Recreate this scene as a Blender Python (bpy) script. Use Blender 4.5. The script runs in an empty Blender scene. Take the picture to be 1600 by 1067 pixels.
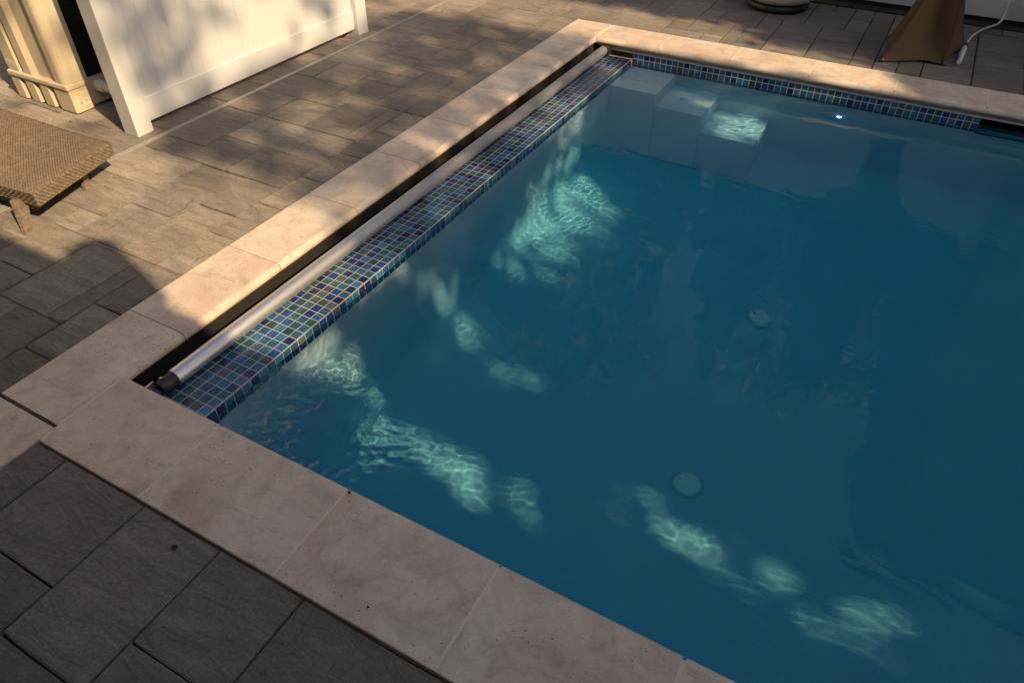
import bpy, bmesh, math, random
import numpy as np
from mathutils import Vector, Matrix

random.seed(7)
SC = bpy.context.scene
COL = SC.collection
R = math.radians

# ------------------------------------------------------------------ camera, sky, sun, exposure
cam = bpy.data.objects.new('camera', bpy.data.cameras.new('camera'))
COL.objects.link(cam); SC.camera = cam
cam.data.sensor_width = 36.0
cam.data.lens = 1109.58 / 1600 * 36
cam.data.clip_start = 0.05
cam.data.clip_end = 2000
CAM_R = [[0.8756401, 0.4829425, 0.0045657], [0.3202194, -0.5734723, -0.7540484], [-0.3615438, 0.6617371, -0.6568029]]
CAM_C = [2.39138, -1.07629, 2.02229]
M = Matrix.Identity(4)
for i in range(3):
    M[i][0] = CAM_R[0][i]; M[i][1] = -CAM_R[1][i]; M[i][2] = -CAM_R[2][i]; M[i][3] = CAM_C[i]
cam.matrix_world = M

SUN_EL = R(36)
SUN_AZ = (0.955, -0.297)
SUN = Vector((SUN_AZ[0] * math.cos(SUN_EL), SUN_AZ[1] * math.cos(SUN_EL), math.sin(SUN_EL))).normalized()
w = bpy.data.worlds.new('World'); SC.world = w; w.use_nodes = True
wn = w.node_tree.nodes
sky = wn.new('ShaderNodeTexSky')
sky.sky_type = 'NISHITA'; sky.sun_disc = False
sky.sun_elevation = SUN_EL
sky.sun_rotation = math.atan2(SUN_AZ[0], SUN_AZ[1])
sky.dust_density = 4.0; sky.ozone_density = 1.0; sky.air_density = 1.0
w.node_tree.links.new(sky.outputs[0], wn['Background'].inputs[0])
wn['Background'].inputs[1].default_value = 0.094

sl = bpy.data.lights.new('sun', 'SUN')
sl.energy = 3.8; sl.angle = R(0.48); sl.color = (1.0, 0.74, 0.44)
sl.cycles.is_caustics_light = True
sun = bpy.data.objects.new('sun', sl); COL.objects.link(sun)
sun.rotation_euler = SUN.to_track_quat('Z', 'Y').to_euler()

vs = SC.view_settings
vs.view_transform = 'Standard'; vs.look = 'None'; vs.gamma = 1.0; vs.use_curve_mapping = False
vs.exposure = 0.80
vs.use_white_balance = True
vs.white_balance_temperature = 7000
vs.white_balance_tint = 10

cy = SC.cycles
cy.use_denoising = True
cy.max_bounces = 12; cy.transmission_bounces = 8; cy.volume_bounces = 1
cy.transparent_max_bounces = 8
cy.caustics_refractive = True; cy.caustics_reflective = False
cy.sample_clamp_indirect = 4.0

# ------------------------------------------------------------------ helpers
def finish(o, label=None, cat=None, group=None, kind=None):
    if label: o['label'] = label
    if cat: o['category'] = cat
    if group: o['group'] = group
    if kind: o['kind'] = kind
    return o

def empty(name, loc, label=None, cat=None, group=None, kind=None):
    o = bpy.data.objects.new(name, None); COL.objects.link(o)
    o.location = loc; o.empty_display_size = 0.1
    return finish(o, label, cat, group, kind)

def link(name, me, parent=None, loc=None):
    o = bpy.data.objects.new(name, me); COL.objects.link(o)
    if parent is not None:
        o.parent = parent
        o.matrix_parent_inverse = Matrix.Translation(-world_loc(parent))
    if loc is not None: o.location = loc
    return o

def world_loc(o):
    # all parents here are unrotated, so offsets just add up
    v = Vector(o.location)
    if o.parent is not None:
        v = v + o.matrix_parent_inverse.translation + world_loc(o.parent)
    return v

def mesh(name, v, f, mats, idx=None, smooth=False):
    me = bpy.data.meshes.new(name)
    me.from_pydata([tuple(p) for p in v], [], f)
    for m in (mats if isinstance(mats, (list, tuple)) else [mats]): me.materials.append(m)
    if idx is not None: me.polygons.foreach_set('material_index', idx)
    if smooth: me.polygons.foreach_set('use_smooth', [True] * len(me.polygons))
    me.update()
    return me

class MB:
    def __init__(s): s.v = []; s.f = []; s.m = []; s.sm = []
    def add(s, v, f, m=0, smooth=False):
        b = len(s.v); s.v += [tuple(p) for p in v]
        for q in f:
            s.f.append(tuple(b + i for i in q)); s.m.append(m); s.sm.append(smooth)
        return s
    def box(s, x0, x1, y0, y1, z0, z1, m=0, bev=0.0):
        if bev <= 0:
            v = [(x0,y0,z0),(x1,y0,z0),(x1,y1,z0),(x0,y1,z0),(x0,y0,z1),(x1,y0,z1),(x1,y1,z1),(x0,y1,z1)]
            f = [(3,2,1,0),(4,5,6,7),(0,1,5,4),(1,2,6,5),(2,3,7,6),(3,0,4,7)]
            return s.add(v, f, m)
        bm = bmesh.new()
        bmesh.ops.create_cube(bm, size=1.0, matrix=Matrix.Translation(((x0+x1)/2,(y0+y1)/2,(z0+z1)/2)) @ Matrix.Diagonal((x1-x0,y1-y0,z1-z0,1)))
        bmesh.ops.bevel(bm, geom=bm.edges[:], offset=bev, segments=2, affect='EDGES', profile=0.5)
        bm.verts.index_update()
        s.add([v.co[:] for v in bm.verts], [[v.index for v in f.verts] for f in bm.faces], m)
        bm.free(); return s
    def prism(s, pts, z0, z1, m=0, smooth=False):
        n = len(pts)
        v = [(p[0],p[1],z0) for p in pts] + [(p[0],p[1],z1) for p in pts]
        f = [tuple(range(n))[::-1], tuple(range(n, 2*n))] + [(i,(i+1)%n,n+(i+1)%n,n+i) for i in range(n)]
        return s.add(v, f, m, smooth)
    def tube(s, path, r, seg=16, m=0, cap=True, smooth=True):
        P = [Vector(p) for p in path]; n = len(P)
        rr = r if isinstance(r, (list, tuple)) else [r] * n
        v = []; f = []
        t0 = (P[1] - P[0]).normalized()
        u = t0.orthogonal().normalized()
        for i in range(n):
            t = ((P[min(i+1,n-1)] - P[max(i-1,0)])).normalized()
            u = (u - t * u.dot(t)).normalized(); wv = t.cross(u)
            for k in range(seg):
                a = 2*math.pi*k/seg
                v.append(P[i] + (u*math.cos(a) + wv*math.sin(a)) * rr[i])
        for i in range(n-1):
            for k in range(seg):
                f.append((i*seg+k, i*seg+(k+1)%seg, (i+1)*seg+(k+1)%seg, (i+1)*seg+k))
        s.add(v, f, m, smooth)
        if cap:
            s.add(v[:seg], [tuple(range(seg))[::-1]], m); s.add(v[-seg:], [tuple(range(seg))], m)
        return s
    def lathe(s, prof, c, seg=40, m=0, smooth=True):
        v = []; f = []; n = len(prof)
        for (r, z) in prof:
            for k in range(seg):
                a = 2*math.pi*k/seg
                v.append((c[0]+r*math.cos(a), c[1]+r*math.sin(a), z))
        for i in range(n-1):
            for k in range(seg):
                f.append((i*seg+k, i*seg+(k+1)%seg, (i+1)*seg+(k+1)%seg, (i+1)*seg+k))
        return s.add(v, f, m, smooth)
    def build(s, name, mats, parent=None, kind=None):
        me = bpy.data.meshes.new(name)
        me.from_pydata(s.v, [], s.f)
        for mm in (mats if isinstance(mats, (list, tuple)) else [mats]): me.materials.append(mm)
        me.polygons.foreach_set('material_index', s.m)
        me.polygons.foreach_set('use_smooth', s.sm)
        me.update()
        o = link(name, me, parent)
        if kind: o['kind'] = kind
        return o

# ------------------------------------------------------------------ material kit
class NT:
    def __init__(s, name):
        s.m = bpy.data.materials.new(name); s.m.use_nodes = True
        s.t = s.m.node_tree; s.t.nodes.clear()
        s.out = s.n('OutputMaterial')
    def n(s, typ, **kw):
        nd = s.t.nodes.new('ShaderNode' + typ)
        for k, v in kw.items(): setattr(nd, k, v)
        return nd
    def l(s, a, b): s.t.links.new(a, b)
    def coord(s, kind='Object', rnd=False, scale=(1,1,1), rot=False, geo=False):
        if geo: src = s.n('NewGeometry').outputs['Position']
        else: src = s.n('TexCoord').outputs[kind]
        mp = s.n('Mapping'); s.l(src, mp.inputs[0]); mp.inputs['Scale'].default_value = scale
        if rnd:
            oi = s.n('ObjectInfo')
            cm = s.n('CombineXYZ')
            for k, q in enumerate((37.0, 91.0, 53.0)):
                mu = s.n('Math', operation='MULTIPLY'); mu.inputs[1].default_value = q
                s.l(oi.outputs['Random'], mu.inputs[0]); s.l(mu.outputs[0], cm.inputs[k])
            s.l(cm.outputs[0], mp.inputs['Location'])
            if rot:
                mu = s.n('Math', operation='MULTIPLY'); mu.inputs[1].default_value = 211.0
                s.l(oi.outputs['Random'], mu.inputs[0])
                cr = s.n('CombineXYZ'); s.l(mu.outputs[0], cr.inputs[2]); s.l(cr.outputs[0], mp.inputs['Rotation'])
        return mp.outputs[0]
    def noise(s, vec, scale, detail=4, rough=.55, dist=0.0):
        nd = s.n('TexNoise'); nd.inputs['Scale'].default_value = scale; nd.inputs['Detail'].default_value = detail
        nd.inputs['Roughness'].default_value = rough; nd.inputs['Distortion'].default_value = dist
        s.l(vec, nd.inputs['Vector']); return nd.outputs['Fac']
    def ramp(s, fac, stops):
        r = s.n('ValToRGB'); e = r.color_ramp.elements
        while len(e) < len(stops): e.new(0.5)
        for i, (p, c) in enumerate(stops):
            e[i].position = p; e[i].color = (c if isinstance(c, tuple) else (c, c, c)) + (1,)
        s.l(fac, r.inputs[0]); return r.outputs[0]
    def mix(s, a, b, fac, mode='MIX'):
        nd = s.n('Mix', data_type='RGBA', blend_type=mode)
        for val, i in ((fac, 0), (a, 6), (b, 7)):
            if hasattr(val, 'is_linked'): s.l(val, nd.inputs[i])
            elif isinstance(val, tuple): nd.inputs[i].default_value = val + (1,)
            else: nd.inputs[i].default_value = val
        return nd.outputs[2]
    def math(s, op, a, b=None):
        nd = s.n('Math', operation=op)
        for i, v in enumerate((a, b)):
            if v is None: continue
            if hasattr(v, 'is_linked'): s.l(v, nd.inputs[i])
            else: nd.inputs[i].default_value = v
        return nd.outputs[0]
    def bump(s, h, strength=.3, dist=.01, normal=None):
        b = s.n('Bump'); b.inputs['Strength'].default_value = strength; b.inputs['Distance'].default_value = dist
        s.l(h, b.inputs['Height'])
        if normal is not None: s.l(normal, b.inputs['Normal'])
        return b.outputs[0]
    def pbr(s, color=None, rough=.6, metal=0.0, normal=None, spec=.5, coat=0.0, **extra):
        p = s.n('BsdfPrincipled')
        def put(k, v):
            if hasattr(v, 'is_linked'): s.l(v, p.inputs[k])
            elif isinstance(v, tuple): p.inputs[k].default_value = v + (1,)
            else: p.inputs[k].default_value = v
        put('Base Color', color); put('Roughness', rough); put('Metallic', metal)
        put('Specular IOR Level', spec); put('Coat Weight', coat)
        if normal is not None: s.l(normal, p.inputs['Normal'])
        for k, v in extra.items(): put(k, v)
        s.l(p.outputs[0], s.out.inputs[0]); return s.m

def simple(name, col, rough=.5, metal=0.0, nscale=None, namp=.12, bumps=0.0, spec=.5, coat=0.0, geo=False, rnd=False):
    t = NT(name)
    if nscale is None: return t.pbr(col, rough, metal, spec=spec, coat=coat)
    v = t.coord(geo=geo, rnd=rnd)
    f = t.noise(v, nscale, 5, .6)
    lo = tuple(c*(1-namp) for c in col); hi = tuple(min(1, c*(1+namp)) for c in col)
    c = t.ramp(f, [(.3, lo), (.7, hi)])
    nrm = t.bump(f, bumps, .005) if bumps else None
    return t.pbr(c, rough, metal, normal=nrm, spec=spec, coat=coat)

def mat_travertine():
    t = NT('travertine')
    v = t.coord(rnd=True)
    cloud = t.noise(v, 3.2, 6, .6, .8)
    base = t.ramp(cloud, [(.28, (.45,.36,.295)), (.42, (.60,.505,.425)), (.55, (.67,.585,.50)), (.70, (.56,.48,.41))])
    tint = t.noise(v, 1.4, 3, .5)
    base = t.mix(base, (.55,.42,.34), t.ramp(tint, [(.45, 0.0), (.7, .6)]))
    blot = t.noise(v, 11, 5, .65, .6)
    base = t.mix(base, t.ramp(blot, [(.32, .80), (.5, 1.0), (.68, 1.08)]), .9, 'MULTIPLY')
    # bedding veins running along the stone
    v2 = t.coord(rnd=True, scale=(1.2, 16, 4))
    vein = t.noise(v2, 1.6, 5, .65, .5)
    dash = t.ramp(t.noise(t.coord(rnd=True, scale=(14, 5, 5)), 2.4, 3, .6), [(.46, 0.0), (.54, 1.0)])
    base = t.mix(base, (.33,.275,.23), t.math('MULTIPLY', t.ramp(vein, [(.60, 0.0), (.632, .6), (.655, 0.0)]), dash))
    # white salt bloom and rusty specks
    bl = t.noise(v, 9, 5, .6, 1.2)
    base = t.mix(base, (.64,.60,.56), t.ramp(bl, [(.66, 0.0), (.74, .7)]))
    ru = t.noise(t.coord(rnd=True, scale=(5, 9, 5)), 2.2, 6, .7)
    base = t.mix(base, (.17,.105,.06), t.ramp(ru, [(.67, 0.0), (.735, .75)]))
    # open pits
    vo = t.n('TexVoronoi'); vo.inputs['Scale'].default_value = 55; t.l(v, vo.inputs['Vector'])
    pitm = t.noise(v, 6, 3, .6)
    pit = t.math('MULTIPLY', t.ramp(vo.outputs['Distance'], [(.10, 1.0), (.17, 0.0)]), t.ramp(pitm, [(.52, 0.0), (.60, 1.0)]))
    base = t.mix(base, (.09,.06,.045), pit)
    fine = t.noise(v, 110, 4, .65)
    base = t.mix(base, t.ramp(fine, [(.3, .82), (.7, 1.1)]), .5, 'MULTIPLY')
    h = t.math('SUBTRACT', t.math('MULTIPLY', fine, .25), t.math('MULTIPLY', pit, 1.0))
    return t.pbr(base, .62, normal=t.bump(h, .35, .003), spec=.35)

def mat_paver():
    t = NT('paver_slate')
    v = t.coord(rnd=True, rot=True)
    v2 = t.coord(rnd=True, rot=True, scale=(1.0, 3.6, 1.0))
    cleft = t.noise(v2, 5.0, 8, .68, .9)
    ridg = t.n('TexWave'); ridg.wave_type = 'BANDS'; ridg.bands_direction = 'Y'
    ridg.inputs['Scale'].default_value = 1.3; ridg.inputs['Distortion'].default_value = 9.0
    ridg.inputs['Detail'].default_value = 5; ridg.inputs['Detail Scale'].default_value = 1.1
    t.l(v, ridg.inputs['Vector'])
    fine = t.noise(v, 75, 5, .72)
    speck = t.noise(v, 170, 3, .65)
    oi = t.n('ObjectInfo')
    tone = t.mix((.170,.153,.140), (.258,.230,.208), oi.outputs['Random'])
    c = t.mix(tone, t.ramp(cleft, [(.25, .62), (.5, .98), (.75, 1.28)]), 1.0, 'MULTIPLY')
    c = t.mix(c, t.ramp(fine, [(.3, .70), (.7, 1.22)]), .8, 'MULTIPLY')
    c = t.mix(c, (.28,.265,.25), t.ramp(speck, [(.66, 0.0), (.76, .6)]))
    c = t.mix(c, (.045,.04,.037), t.ramp(speck, [(.25, .8), (.34, 0.0)]))
    stain = t.noise(t.coord(geo=True), 1.7, 4, .55)
    c = t.mix(c, t.ramp(stain, [(.35, .80), (.65, 1.1)]), .8, 'MULTIPLY')
    step_ = t.ramp(ridg.outputs['Fac'], [(.42, 0.0), (.50, 1.0)])
    rmask = t.ramp(t.noise(v, 2.3, 3, .5), [(.45, 0.0), (.62, 1.0)])
    h = t.math('ADD', t.math('MULTIPLY', cleft, 1.0), t.math('MULTIPLY', t.math('MULTIPLY', step_, rmask), .35))
    n1 = t.bump(h, 1.0, .022)
    n2 = t.bump(fine, .5, .004, n1)
    return t.pbr(c, .72, normal=n2, spec=.25, **{'Diffuse Roughness': 1.0})

def mat_tile(name, col, col2):
    col = tuple(q*.78 for q in col); col2 = tuple(q*.86 for q in col2)
    t = NT(name)
    v = t.coord(rnd=True, rot=True)
    f = t.noise(v, 30, 4, .6, 1.5)
    g = t.noise(t.coord(rnd=True, rot=True, scale=(1, 6, 1)), 22, 3, .6, .8)
    c = t.mix(col, col2, t.ramp(f, [(.35, 0.0), (.68, 1.0)]))
    c = t.mix(c, t.ramp(g, [(.3, .65), (.7, 1.35)]), .7, 'MULTIPLY')
    oi = t.n('ObjectInfo')
    c = t.mix(c, t.ramp(oi.outputs['Random'], [(0.0, .7), (1.0, 1.3)]), 1.0, 'MULTIPLY')
    return t.pbr(c, .13, normal=t.bump(f, .10, .003), spec=.55, coat=.35,
                 **{'Coat Roughness': .06})

def mat_plaster():
    t = NT('pool_plaster')
    v = t.coord(geo=True)
    f = t.noise(v, 2.2, 5, .6)
    g = t.noise(v, 90, 3, .65)
    c = t.ramp(f, [(.3, (.56,.68,.80)), (.7, (.64,.76,.87))])
    c = t.mix(c, t.ramp(g, [(.3, .78), (.7, 1.15)]), .6, 'MULTIPLY')
    return t.pbr(c, .8, normal=t.bump(g, .3, .004), spec=.2)

def mat_water():
    t = NT('water')
    g = t.n('BsdfGlass'); g.inputs['IOR'].default_value = 1.333; g.inputs['Roughness'].default_value = 0.0
    g.inputs['Color'].default_value = (.93, .98, .985, 1)
    t.l(g.outputs[0], t.out.inputs[0]); return t.m

def mat_waterbody():
    t = NT('water_body')
    a = t.n('VolumeAbsorption'); a.inputs[0].default_value = (.0, .815, .985, 1); a.inputs[1].default_value = 1.0
    s = t.n('VolumeScatter'); s.inputs[0].default_value = (.015, .60, 1.0, 1); s.inputs[1].default_value = .30
    s.inputs['Anisotropy'].default_value = .35
    ad = t.n('AddShader'); t.l(a.outputs[0], ad.inputs[0]); t.l(s.outputs[0], ad.inputs[1])
    t.l(ad.outputs[0], t.out.inputs['Volume']); return t.m

TRAV = mat_travertine()
PAVER = mat_paver()
PLASTER = mat_plaster()
JOINT = simple('joint_sand', (.022,.020,.016), .95, nscale=60, namp=.4, bumps=.5, geo=True)
GROUT = simple('tile_grout', (.42,.38,.325), .85, nscale=80, namp=.12, geo=True)
COPGROUT = simple('coping_grout', (.68,.61,.52), .85, nscale=80, namp=.1, geo=True)
ALU = simple('brushed_aluminium', (.70,.69,.68), .42, .9, nscale=140, namp=.1, bumps=.04)
ALUDULL = simple('dull_aluminium', (.42,.40,.38), .5, .6, nscale=60, namp=.15)
BLACK = simple('black_plastic', (.018,.018,.020), .45, nscale=40, namp=.3, bumps=.1)
DARKVOID = simple('dark_recess', (.012,.012,.013), .9)
COVER = simple('cover_vinyl', (.050,.050,.058), .55, nscale=14, namp=.25, bumps=.25)
CREAM = simple('cream_trim', (.55,.49,.42), .6, nscale=50, namp=.08)
VINYL = simple('white_vinyl', (.57,.58,.605), .38, nscale=7, namp=.025, bumps=.02)
BEIGE = simple('beige_plastic', (.56,.49,.37), .45, nscale=9, namp=.05, bumps=.04)
PVC = simple('white_pvc', (.74,.73,.72), .35)
WHITE = simple('white_enamel', (.80,.80,.79), .3)
FIN = simple('coil_fins', (.035,.032,.022), .5, .5)
TAN = simple('tan_stretch_fabric', (.085,.053,.023), .78, nscale=300, namp=.15, bumps=.15)
FENCEDARK = simple('fence_vinyl', (.66,.66,.68), .5, nscale=5, namp=.05)
SOIL = simple('mulch_soil', (.035,.026,.018), 1.0, nscale=35, namp=.5, bumps=.8, geo=True)
LAWN = simple('ground_soil', (.055,.058,.030), 1.0, nscale=3, namp=.4, bumps=.4, geo=True)
LEAF = simple('leaf_green', (.050,.085,.024), .6, nscale=2, namp=.3)
BARK = simple('bark', (.10,.075,.055), .9, nscale=12, namp=.35, bumps=.6)
SIDING = simple('house_siding', (.16,.15,.145), .7, nscale=3, namp=.05)
ROOF = simple('roof_shingle', (.07,.066,.062), .9, nscale=20, namp=.3, bumps=.4)
YELLOW = simple('yellow_label', (.80,.58,.03), .5)
GREYINK = simple('grey_ink', (.42,.40,.37), .6)
LABELW = simple('label_white', (.70,.69,.66), .5)
DEBRIS = simple('dark_debris', (.02,.017,.015), .9)

def mat_wicker():
    t = NT('wicker')
    v = t.coord(geo=True)
    f = t.noise(v, 34, 4, .6)
    g = t.noise(v, 220, 3, .6)
    c = t.ramp(f, [(.25, (.12,.090,.066)), (.5, (.20,.152,.112)), (.75, (.28,.22,.165))])
    c = t.mix(c, t.ramp(g, [(.3, .7), (.7, 1.2)]), .6, 'MULTIPLY')
    return t.pbr(c, .55, normal=t.bump(g, .25, .002), spec=.4)
WICKER = mat_wicker()

def mat_lamp():
    t = NT('pool_lamp_glow')
    e = t.n('Emission'); e.inputs[0].default_value = (.62,.52,1,1); e.inputs[1].default_value = 6.0
    t.l(e.outputs[0], t.out.inputs[0]); return t.m
LAMP = mat_lamp()
def mat_glow():  # weak emission added to brighten the pale floor discs
    t = NT('floor_disc_glow')
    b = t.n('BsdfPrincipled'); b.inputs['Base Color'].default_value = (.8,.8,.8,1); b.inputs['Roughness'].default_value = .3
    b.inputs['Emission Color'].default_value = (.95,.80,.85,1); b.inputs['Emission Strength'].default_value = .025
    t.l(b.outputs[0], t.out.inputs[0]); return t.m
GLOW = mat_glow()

TILES = [mat_tile('tile_'+n, a, b) for n, a, b in (
    ('cobalt', (.012,.050,.24), (.020,.085,.34)),
    ('azure', (.022,.125,.32), (.045,.20,.40)),
    ('teal', (.026,.115,.19), (.050,.185,.26)),
    ('deep_teal', (.014,.070,.125), (.028,.115,.18)),
    ('sea_green', (.030,.105,.125), (.055,.16,.17)),
    ('navy', (.010,.022,.10), (.018,.042,.17)),
    ('violet', (.030,.026,.17), (.055,.040,.20)),
    ('plum', (.055,.035,.085), (.080,.065,.11)),
    ('slate_blue', (.060,.085,.12), (.095,.13,.165)))]
TW = [4,6,6,5,1,3.5,.4,.5,1.2]
def pick_tile(): return random.choices(range(len(TILES)), TW)[0]

# ------------------------------------------------------------------ layout numbers
L = 4.77              # inner pool length (near coping edge y = 0, far y = L)
WZ = -0.17            # water level
FZ = -1.42            # pool floor
X0, X1, Y0, Y1 = 0.335, 6.3, -0.03, 4.80
LEDGE_Z = -0.13

# ------------------------------------------------------------------ ground: one sheet with the pool pit left open
gx = [-60, -0.30, X1 + .3, 60]; gy = [-60, -0.33, 5.10, 80]
gv = [(x, y, -0.09) for y in gy for x in gx]
gf = [(j*4+i, j*4+i+1, j*4+i+5, j*4+i+4) for j in range(3) for i in range(3) if not (i == 1 and j == 1)]
finish(link('ground', mesh('ground', gv, gf, LAWN)), kind='structure')

# bedding sand under the pavers, shows as the dark joints
patio = empty('patio', (0, 0, -0.05), kind='structure')
bed = MB()
bed.box(-7.0, -0.36, -6, 6.86, -.085, -.036); bed.box(-0.36, X1 + 1.6, 5.14, 6.86, -.085, -.036); bed.box(-0.01, X1 + 1.6, -6, -0.38, -.085, -.038)
bed.build('joint_sand', JOINT, patio)

def paver(x0, x1, y0, y1, z=-0.010):
    g = .0034
    x0 += g; x1 -= g; y0 += g; y1 -= g
    cx, cyy = (x0+x1)/2, (y0+y1)/2
    pts = []
    def side(a, b):
        n = 3
        for k in range(n):
            s = k / n
            p = [a[0]+(b[0]-a[0])*s, a[1]+(b[1]-a[1])*s]
            if k: p = [p[0]+random.uniform(-.0030,.0022), p[1]+random.uniform(-.0030,.0022)]
            else: p = [p[0]+random.uniform(-.001,.001), p[1]+random.uniform(-.001,.001)]
            pts.append((p[0]-cx, p[1]-cyy))
    side((x0,y0),(x1,y0)); side((x1,y0),(x1,y1)); side((x1,y1),(x0,y1)); side((x0,y1),(x0,y0))
    n = len(pts); c = .0045
    tilt = (random.uniform(-.004,.004), random.uniform(-.004,.004)); dz = random.uniform(-.0018,.0018)
    v = []
    for (px, py) in pts:
        l = math.hypot(px, py); q = max(0, 1 - c*1.3/l)
        v.append((px*q, py*q, dz + tilt[0]*px + tilt[1]*py + random.uniform(-.0006,.0006)))
    for (px, py) in pts: v.append((px, py, dz - c + tilt[0]*px + tilt[1]*py))
    for (px, py) in pts: v.append((px, py, -.045))
    f = [tuple(range(n))]
    for r in (0, 1):
        f += [((r+1)*n+i, (r+1)*n+(i+1)%n, r*n+(i+1)%n, r*n+i) for i in range(n)]
    o = link('paver', mesh('paver', v, f, PAVER), patio, (cx, cyy, z))
    return o

U = .1752
def ashlar(xs, y0, k0, k1, rects, fill=True, sizes=((2,2),(2,3),(2,2),(1,2),(3,2),(2,1),(1,1))):
    """cells xs[i]..xs[i+1] by rows of U; explicit rects first, random ashlar in what is left"""
    n = len(xs) - 1
    used = set()
    for (i0, i1, a, b) in rects:
        for i in range(i0, i1):
            for k in range(a, b): used.add((i, k))
        paver(xs[i0], xs[i1], y0 + a*U, y0 + b*U)
    if not fill: return
    for k in range(k0, k1):
        for i in range(n):
            if (i, k) in used: continue
            ss = list(sizes); random.shuffle(ss)
            ss.sort(key=lambda s: -(s[0]*s[1]) + random.uniform(-2.5, 2.5))
            for (a, b) in ss + [(1, 1)]:
                if i + a > n or k + b > k1: continue
                cells = [(i+p, k+q) for p in range(a) for q in range(b)]
                if any(c in used for c in cells): continue
                used.update(cells)
                paver(xs[i], xs[i+a], y0 + k*U, y0 + (k+b)*U)
                break

# field between the drain and the left coping, laid stone for stone as seen
xl = [-1.685, -1.515, -1.34, -1.166, -.995, -.82, -.65, -.545]
rl = [(4,6,0,3),(6,7,0,3),(2,4,1,3),(2,4,-1,1),(0,2,-1,1),(0,2,1,2),(0,1,2,4),(1,2,2,4),(5,7,-2,0),(3,5,-3,-1),
      (2,3,3,4),(1,3,4,6),(0,1,4,6),(3,5,3,5),(5,7,3,6),(3,5,5,8),(5,7,6,8),(1,3,6,8),(0,1,6,8),
      (0,2,8,9),(2,4,8,10),(4,7,8,10),(0,2,9,12),(2,3,10,12),(3,5,10,12),(5,7,10,12),
      (0,2,12,14),(2,4,12,14),(3,4,14,15),(4,6,12,15),(6,7,12,15),(0,3,14,16),(0,1,16,18),(1,3,16,18),
      (3,5,15,17),(5,7,15,17),(3,5,17,18),(4,5,18,19),(5,7,17,19),(0,2,18,21),(2,4,18,20),(2,4,20,22),(2,3,22,23),
      (4,6,19,22),(6,7,19,22),(0,2,21,23),(0,1,23,25),(1,3,23,25),(3,5,22,24),(3,5,24,27),(5,7,22,24),(5,7,24,27),
      (0,3,25,27),(0,2,27,30),(2,4,27,29),(4,6,27,29),(6,7,27,30)]
# the 3-wide rect list above leaves (2,4,12,14)/(3,4,14,15) as in the photo
ashlar(xl, .093, -4, 38, rl)
# narrow cut course along the coping
ys = [-5, -3, -1, 1, 3, 5, 7, 9, 11, 13, 15, 17, 19, 21, 23, 25, 27, 29]
for a, b in zip(ys, ys[1:]): paver(-.545, -.356, .093 + a*U, .093 + b*U)
for a in (29, 32, 35): paver(-.545, -.356, .093 + a*U, .093 + (a+3)*U)
# beyond the drain, under the heat pump, screen and lounger
xo = [-1.725 - U*k for k in range(15)][::-1]
ashlar(xo, .15, 0, 33, [])
# far side of the pool
xf = [-.356, -.29, -.115, .06] + [.06 + U*k for k in range(1, 25)]
o0 = 3
rf = [(0,2,0,2),(2,3,0,3),(1,2,2,4),(0,1,2,5)]
rf += [(o0+a, o0+b, c, d) for (a,b,c,d) in ((0,2,0,3),(2,4,0,1),(4,5,0,1),(2,3,1,3),(3,5,1,3),(5,7,0,3),(7,9,0,2),(7,9,2,5),(9,11,0,3),(9,11,3,5),
      (11,12,0,4),(12,13,0,2),(13,14,0,2),(14,16,0,2),(16,18,0,3),(0,1,3,6),(1,3,3,6),(3,4,3,5),(4,6,3,5),(6,7,3,5),(12,14,2,4),(14,16,2,5),(11,12,4,8))]
ashlar(xf, 5.185, 0, 9, rf)
# near side
for (a, b, c, d) in ((0,.167,-.9,-.39),(.167,.58,-.742,-.39),(.167,.58,-1.12,-.742),(.58,.94,-.91,-.39),(.94,1.29,-.742,-.39),(1.29,1.82,-.75,-.39),
                     (.58,.94,-1.26,-.91),(.94,1.47,-1.1,-.742),(1.47,1.82,-1.1,-.75),(0,.167,-1.3,-.9),(1.82,2.17,-.74,-.39),(2.17,2.7,-.74,-.39),(2.7,3.05,-.74,-.39),(3.05,3.6,-.74,-.39),
                     (1.82,2.35,-1.1,-.74),(2.35,2.87,-1.1,-.74),(2.87,3.4,-1.1,-.74),(.167,.58,-1.5,-1.12)):
    paver(a, b, c, d, -.014)

# ------------------------------------------------------------------ the pool
pool = empty('swimming_pool', (2.5, 2.4, 0), 'rectangular swimming pool with pale travertine coping, blue glass tiles and turquoise water', 'pool')

# basin: walls (far one with the skimmer mouth), rounded cove, floor
SKX0, SKX1, SKZ0, SKZ1 = 2.985, 3.46, -.26, -.086
b = MB(); rc = .22; zt = -.052; zc = FZ + rc
b.add([(X0,Y0,-.19),(X0,Y1,-.19),(X0,Y1,zc),(X0,Y0,zc)], [(0,1,2,3)][::-1])
b.add([(X0,Y0,zt),(X1,Y0,zt),(X1,Y0,zc),(X0,Y0,zc)], [(3,2,1,0)])
b.add([(X1,Y0,zt),(X1,Y1,zt),(X1,Y1,zc),(X1,Y0,zc)], [(3,2,1,0)])
for (xa, xb, za, zb_) in ((X0,SKX0,zc,zt),(SKX1,X1,zc,zt),(SKX0,SKX1,SKZ1,zt),(SKX0,SKX1,zc,SKZ0)):
    b.add([(xa,Y1,za),(xb,Y1,za),(xb,Y1,zb_),(xa,Y1,zb_)], [(0,1,2,3)])
NSEG = 8; rings = []
for k in range(NSEG+1):
    a = math.pi/2*k/NSEG
    d = rc*(1-math.cos(a)); z = zc - rc*math.sin(a)
    rings.append([(X0+d,Y0+d,z),(X1-d,Y0+d,z),(X1-d,Y1-d,z),(X0+d,Y1-d,z)])
for p, q in zip(rings, rings[1:]):
    for s in range(4):
        b.add([p[s], p[(s+1)%4], q[(s+1)%4], q[s]], [(3,2,1,0)], 0, True)
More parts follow.
